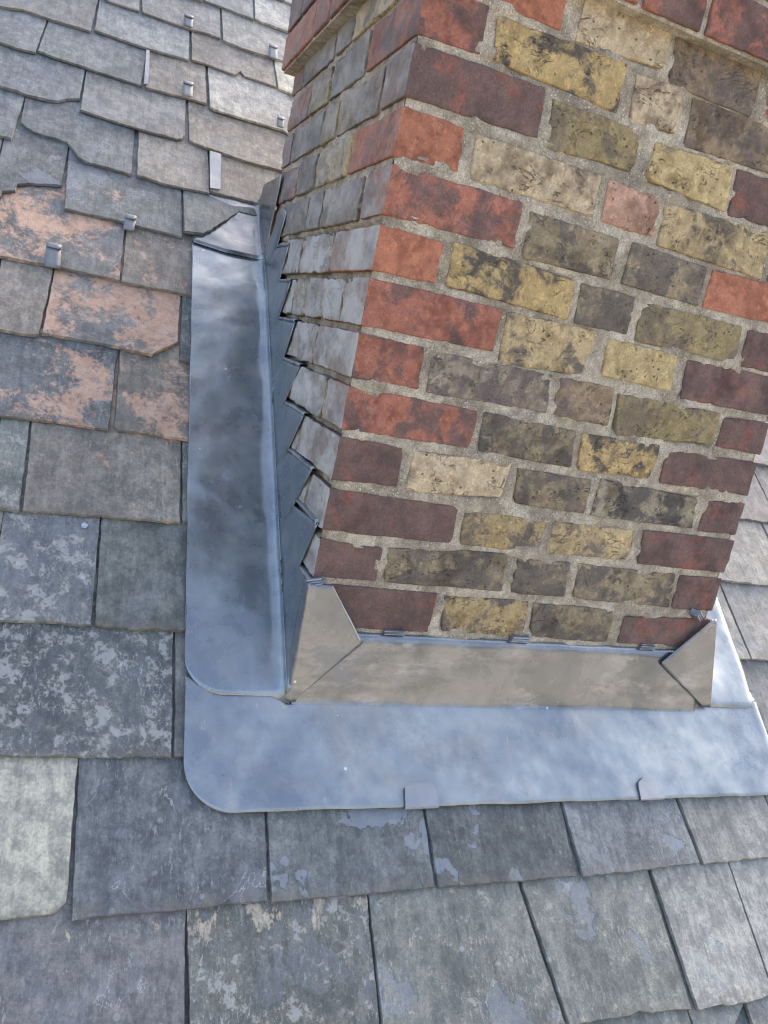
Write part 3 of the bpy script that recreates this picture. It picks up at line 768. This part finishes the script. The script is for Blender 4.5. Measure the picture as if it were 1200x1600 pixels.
# stepped upright leaf on the left face of the stack: risers square to the slope, treads along the bed joints
STEPS = [(-8, 74), (66, 74), (14, 161), (162, 149), (88, 226), (265, 221), (193, 298), (342, 301), (277, 372), (412, 371), (370, 444), (511, 442), (459, 517), (563, 518), (528, 587), (640, 588), (600, 655), (780, 700)]
def TH(y, z): return (y*CP+(z-Z0)*SP, -y*SP+(z-Z0)*CP)
sth = [TH(y, z) for y, z in STEPS]
for i in range(1, len(sth)):
    if sth[i][0] < sth[i-1][0]+2: sth[i] = (sth[i-1][0]+2, sth[i][1])
tts = sorted(set([round(4+i*8.0) for i in range(127)] + [round(p[0], 1) for p in sth if 4 < p[0] < 1010]))
cols = []
for t in tts:
    h0 = rib(t)+17; h1 = max(h0+2, min(interp(sth, t) + 1.5*n3(t*.05, 1, 4), (t*CP+9)/SP))
    c = []
    for q in range(9):
        f = q/8; x = lerp(-9.5, -2.8, f) + 1.4*n3(t*.012, f*2, 66)*math.sin(f*math.pi)
        c.append(bm.verts.new(W(x, t, lerp(h0, h1, f))))
    cols.append(c)
for a, b in zip(cols, cols[1:]):
    for q in range(8): bm.faces.new((a[q], b[q], b[q+1], a[q+1]))
# each step is turned into its bed joint
for k in range(0, len(STEPS)-3, 2):
    (ya, za), (yb, zb) = (STEPS[k], STEPS[k+1])
    if yb < ya: continue
    n = max(3, int((yb-ya)/12)); cols = []
    for i in range(n+1):
        y = lerp(ya+2, yb, i/n); w = 2.2*n3(y*.09, za, 2)
        cols.append([bm.verts.new((xx*MM, y*MM, (za+dz+w)*MM)) for xx, dz in ((-3.6, -2), (-5.6+w*.6, .6), (-4+w*.6, 2.6), (1, 3.6), (11, 4))])
    for a, b in zip(cols, cols[1:]):
        for q in range(4): bm.faces.new((a[q], b[q], b[q+1], a[q+1]))
side = weld_link('lead_step_flashing', bm, M_LEAD, angle=40)
tag(side, 'long dark lead step flashing running up the left face of the chimney beside the slates', 'lead flashing')
# the end wrapped round the front arris
def wrap(bm, rows, depth_back=40):
    cols = []
    for z, x0, xr in rows:
        rr = lerp(9, 5, (z+109)/180)
        c = []
        yb = max(9, 9)
        fl = 16*max(0, (-92-z)/20)**2
        for f in (1.6, 1, .5): c.append((-7.5-fl*f/1.6, 2+f*yb, z + fl*.1))
        for i in range(0, 9):
            a = i/8*math.pi/2
            c.append((-7.5 + rr*(1-math.cos(a)) - fl*(1-i/8)*.3, -13 + rr*(1-math.sin(a)), z))
        for i in range(1, 11):
            f = i/10; x = lerp(-6.5+rr, max(xr, -6.5+rr+1), f)
            c.append((x, -13 + 1.3*n3(x*.03, z*.03, 40)*(1-f) + .5*f, z + .7*n3(x*.05, 0, 3)))
        cols.append([bm.verts.new(Vector(p)*MM) for p in c])
    for a, b in zip(cols, cols[1:]):
        for q in range(len(a)-1): bm.faces.new((a[q], a[q+1], b[q+1], b[q]))
bm = bmesh.new()
rows = []
for i in range(29):
    z = lerp(-119, 74, i/28)
    xr = interp([(-119, 6), (-110, 9), (-16, 97), (70, 33), (74, 30)], z)
    rows.append((z, 0, xr))
wrap(bm, rows)
put(weld_link('corner_lap', bm, M_LEADT, angle=80), side)

# right side flashing: only its end and the flat wing show
bm = bmesh.new()
tt = [0, 10, 24, 45, 70, 100, 140, 190, 260, 360, 480, 620, 760, 900, 1010]
wing = []
for i in range(13):
    f = i/12; c = []
    for j, t in enumerate(tt):
        xo = interp([(0, 962), (12, 972), (60, 981), (190, 986), (300, 988), (1010, 988)], t)
        xi = interp([(0, 842), (190, 803), (1010, 803)], t)
        x = lerp(xi, xo, f); lo = -4 + (14*(max(0, f-.88)/.12)**2)
        tq = max(t, lo) if j else lo
        hh = 6 + 30*min(1, max(0, t-5)/90)*(1-f)**5 + dent(x, t+50)*f + 1.5*math.sin(f*7)*.3 - (9*max(0, f-.9)/.1 if t > 15 else 0)
        c.append(bm.verts.new(W(x, tq, hh)))
    wing.append(c)
for a, b in zip(wing, wing[1:]):
    for q in range(len(tt)-1): bm.faces.new((a[q], b[q], b[q+1], a[q+1]))
# upright leaf against the right face, following the roof, and stepped along the joints
for k in range(len(tt)-1):
    p0, p1 = wing[0][k].co, wing[0][k+1].co
    c = []
    for p in (p0, p1):
        zt = p.z + 0.085 + (.0 if k else .0)
        c.append([bm.verts.new(p), bm.verts.new((lerp(p.x, .7945, .7), p.y, p.z+.03)), bm.verts.new((.7945, p.y, zt))])
    for q in range(2): bm.faces.new((c[0][q], c[1][q], c[1][q+1], c[0][q+1]))
rside = weld_link('lead_step_flashing', bm, M_LEAD, thick=1.0, angle=50)
tag(rside, 'pale lead flashing wing lying on the slates at the right foot of the chimney', 'lead flashing')
bm = bmesh.new()
cols = []
for i in range(25):
    f = i/24; z = lerp(-112, 66, f)
    xl = interp([(-112, 822), (-26, 686), (58, 770), (66, 776)], z); xr = interp([(-112, 838), (62, 789), (66, 787)], z)
    c = []
    for q in range(11):
        e = q/10; x = lerp(xl, xr, e)
        c.append(Vector((x, -13.5 + 1.5*n3(x*.03, z*.03, 90)*(1-abs(2*e-1)) , z)))
    for q in range(1, 4): c.append(Vector((xr + 1.0*q/3, -13.5 + 2.0*q, z)))   # edge rolled round the arris
    cols.append([bm.verts.new(p*MM) for p in c])
for a, b in zip(cols, cols[1:]):
    for q in range(len(a)-1): bm.faces.new((a[q], a[q+1], b[q+1], b[q]))
put(weld_link('corner_lap', bm, M_LEADT, angle=50), rside)

# saddle piece at the head of the left flashing, tucked under a cut slate
bm = bmesh.new()
cols = []
ns = 20
for i in range(ns+1):
    f = i/ns; x = lerp(-162, -24, f)
    lo = interp([(-162, 1008), (-94, 998), (-24, 1000)], x)
    c = []
    for q in range(15):
        t = lerp(lo, 1215, q/14)
        hh = lerp(.5, -7, min(1, (t-1000)/130)) + 1.2*n3(x*.02, t*.02, 61) + (1.2 if q == 0 else 0)
        c.append(bm.verts.new(W(x, t, hh)))
    cols.append(c)
for i in range(1, 13):                                       # fold and upright tongue against the bricks
    c = []
    for q in range(15):
        if i <= 6:
            a = i/6*math.pi/2; t = lerp(1000-8*math.sin(a)*0, 1215, q/14)
            hh = lerp(.5, -7, min(1, (t-1000)/130))
            c.append(bm.verts.new(W(-24+15*math.sin(a), t, hh+15*(1-math.cos(a)))))
        else:
            e = (i-6)/6; p0 = W(-9, lerp(1000, 1215, q/14), lerp(.5, -7, min(1, (lerp(1000, 1215, q/14)-1000)/130))+15)
            yy = p0.y/MM; zz = p0.z/MM
            ztop = interp([(735, 600), (712, 700), (706, 735), (760, 760), (900, 890)], yy) if False else max(zz+6, 738)
            ya = yy + (708-735)*e*(1-q/14)
            c.append(bm.verts.new((lerp(-9, -5.5, e)*MM, ya*MM, lerp(zz, ztop, e)*MM)))
    cols.append(c)
for a, b in zip(cols, cols[1:]):
    for q in range(14): bm.faces.new((a[q], b[q], b[q+1], a[q+1]))
sad = weld_link('lead_saddle', bm, M_LEADT, angle=60)
tag(sad, 'small lead saddle piece with an upright tongue at the head of the long flashing', 'lead saddle')

# clips folded over the apron's lower edge
def plate(bm, pts, h, thick, tilt=0):
    up = [bm.verts.new(W(x, t, h+thick+tilt*(t-pts[0][1]))) for x, t in pts]; dn = [bm.verts.new(W(x, t, h+tilt*(t-pts[0][1])*.5)) for x, t in pts]
    n = len(pts)
    bm.faces.new(up); bm.faces.new(dn[::-1])
    for i in range(n): bm.faces.new((dn[i], dn[(i+1) % n], up[(i+1) % n], up[i]))
for pts, lab in (([(170, -173), (227, -172.5), (226, -147), (217, -137), (186, -137), (173, -143)], 'flat lead clip with cut corners folded over the apron edge, left of two'),
                 ([(617, -171.5), (669, -171), (667, -146), (655, -137), (632, -135), (619, -144)], 'lead clip with a raised top folded over the apron edge, right of two')):
    bm = bmesh.new()
    pl = []
    for i in range(len(pts)):
        a, b = pts[i], pts[(i+1) % len(pts)]
        for j in range(4): f = j/4; pl.append((lerp(a[0], b[0], f)+rnd(-.5, .5), lerp(a[1], b[1], f)+rnd(-.4, .4)))
    plate(bm, pl, 5.6, 2.2, .05)
    a, b = pts[0], pts[1]                                    # the turned-down lip
    c = [[bm.verts.new(W(x, t, h)) for x, t, h in ((p[0], p[1]+.5, 6.9), (p[0], p[1]-1.5, 5), (p[0], p[1]-1.2, 1.2), (p[0], p[1]+4, -.5))] for p in (a, b)]
    for q in range(3): bm.faces.new((c[0][q], c[1][q], c[1][q+1], c[0][q+1]))
    tag(link('lead_clip', bm, M_LEADB, smooth_angle=35), lab, 'lead clip', 'lead clips on the apron edge')

# lead wedges driven into the joint over the apron, and the crumpled ends at the two corners
def wedge(loc, w, h, rz, lab, ry=0):
    bm = bmesh.new()
    for k in range(3):
        prof = [(-h/2+k*h/3, -3-k*.8), (-h/2+k*h/3+1.2, -4.2-k*.8), (-h/2+(k+.8)*h/3, -3.4-k*.8), (-h/2+(k+.8)*h/3, 12), (-h/2+k*h/3, 12)]
        cs = [[bm.verts.new(Vector((x + rnd(-.6, .6), y+rnd(-.5, .5), z))*MM) for z, y in prof] for x in (-w/2+rnd(-1.5, 1.5), 0, w/2+rnd(-1.5, 1.5))]
        for a, b in zip(cs, cs[1:]):
            for q in range(5): bm.faces.new((a[q], b[q], b[(q+1) % 5], a[(q+1) % 5]))
        bm.faces.new(cs[0]); bm.faces.new(cs[2][::-1])
    o = link('lead_wedge', bm, M_LEADB, loc=Vector(loc)*MM); o.rotation_euler = (0, ry, rz)
    tag(o, lab, 'lead wedge', 'lead wedges in the bed joints')
wedge((150, -2, 1), 33, 8, 0, 'lead wedge in the joint above the apron, leftmost of three')
wedge((383, -3, 2), 38, 11, .06, 'chunky folded lead wedge in the joint above the apron, middle of three')
wedge((655, -2, 0), 34, 8, 0, 'lead wedge in the joint above the apron, rightmost of three')
wedge((748, -8, 70), 30, 13, .5, 'crumpled lead wedge above the right corner lap at the foot of the chimney', .5)
wedge((3, -9, 77), 22, 12, -.6, 'crumpled lead wedge above the left corner lap at the foot of the chimney', -.4)

# lead tabs that hold slipped slates
def tab(x, t0, t1, w, lab, h0=-3.0, curl=True, skew=0.0, mat=None):
    bm = bmesh.new(); sec = []
    L = t1-t0
    for i in range(7): f = i/6; sec.append((t1-L*f, h0 + 1.6*math.sin(f*3)*.6 + (3.6*f)))
    if curl:
        e = sec[-1]
        sec += [(e[0]-2, e[1]+1.4), (e[0]-2.3, e[1]+3), (e[0]+.5, e[1]+4), (e[0]+6, e[1]+3), (e[0]+10, e[1]+2.6)]
    cols = [[bm.verts.new(W(x+u*w*.41 + skew*(t-t0) + rnd(-.5, .5), t, h+rnd(-.3, .3)+.5*abs(u))) for t, h in sec] for u in (-1, -.4, .3, 1)]
    for a, b in zip(cols, cols[1:]):
        for q in range(len(sec)-1): bm.faces.new((a[q], b[q], b[q+1], a[q+1]))
    o = link('lead_tab', bm, mat or M_TAB, smooth_angle=50); solid(o, 1.6)
    tag(o, lab, 'lead tab', 'lead tabs holding the slates')
tab(-188, 1921, 1881, 29, 'dull lead tab on a slate near the top edge of the photo, left of two', h0=2)
tab(49, 1913, 1862, 30, 'dull lead tab on a slate beside the brick ledge, right of two near the top', h0=2)
tab(-184, 1592, 1547, 29, 'square dull lead tab on the lower edge of a brown slate', h0=3)
tab(55, 1562, 1534, 22, 'small lead tab on a slate edge against the left face of the chimney', h0=3)
tab(-294, 1027, 995, 27, 'curled lead tab gripping the corner between two slates, left of the lead saddle', h0=3, skew=.05)
tab(-429, 888, 838, 33, 'ribbed lead tab curled up on the salmon-stained slate at the left edge', h0=3, skew=-.06)
def strip(pts, h, lab):
    bm = bmesh.new(); plate(bm, pts, h, 1.8)
    tag(link('lead_strip', bm, M_LEADB), lab, 'lead strip', 'lead strips between slates')
strip([(-127, 1206), (-103, 1211), (-101, 1347), (-128, 1347)], 1.2, 'pale upright lead strip let in at the left end of a brown slate')
strip([(-289, 1544), (-280, 1549), (-279, 1600), (-282, 1700), (-290, 1700)], 1.2, 'narrow lead strip in the gap at the left of a short brown slate')
# a bird spot on the slate
bm = bmesh.new()
bmesh.ops.create_uvsphere(bm, u_segments=10, v_segments=6, radius=5.5*MM)
for v in bm.verts: v.co.z *= .28; v.co *= 1+.18*n3(v.co.x*300, v.co.y*300, 2)
sp = link('lichen_spot', bm, mat_plain('white_lichen', (.55, .58, .62), (.35, .40, .48), 120), loc=W(-322, 277, -5), smooth=True); sp.rotation_euler = (PITCH, 0, 0)
tag(sp, 'single round white lichen spot on the left edge of the slates', 'lichen')
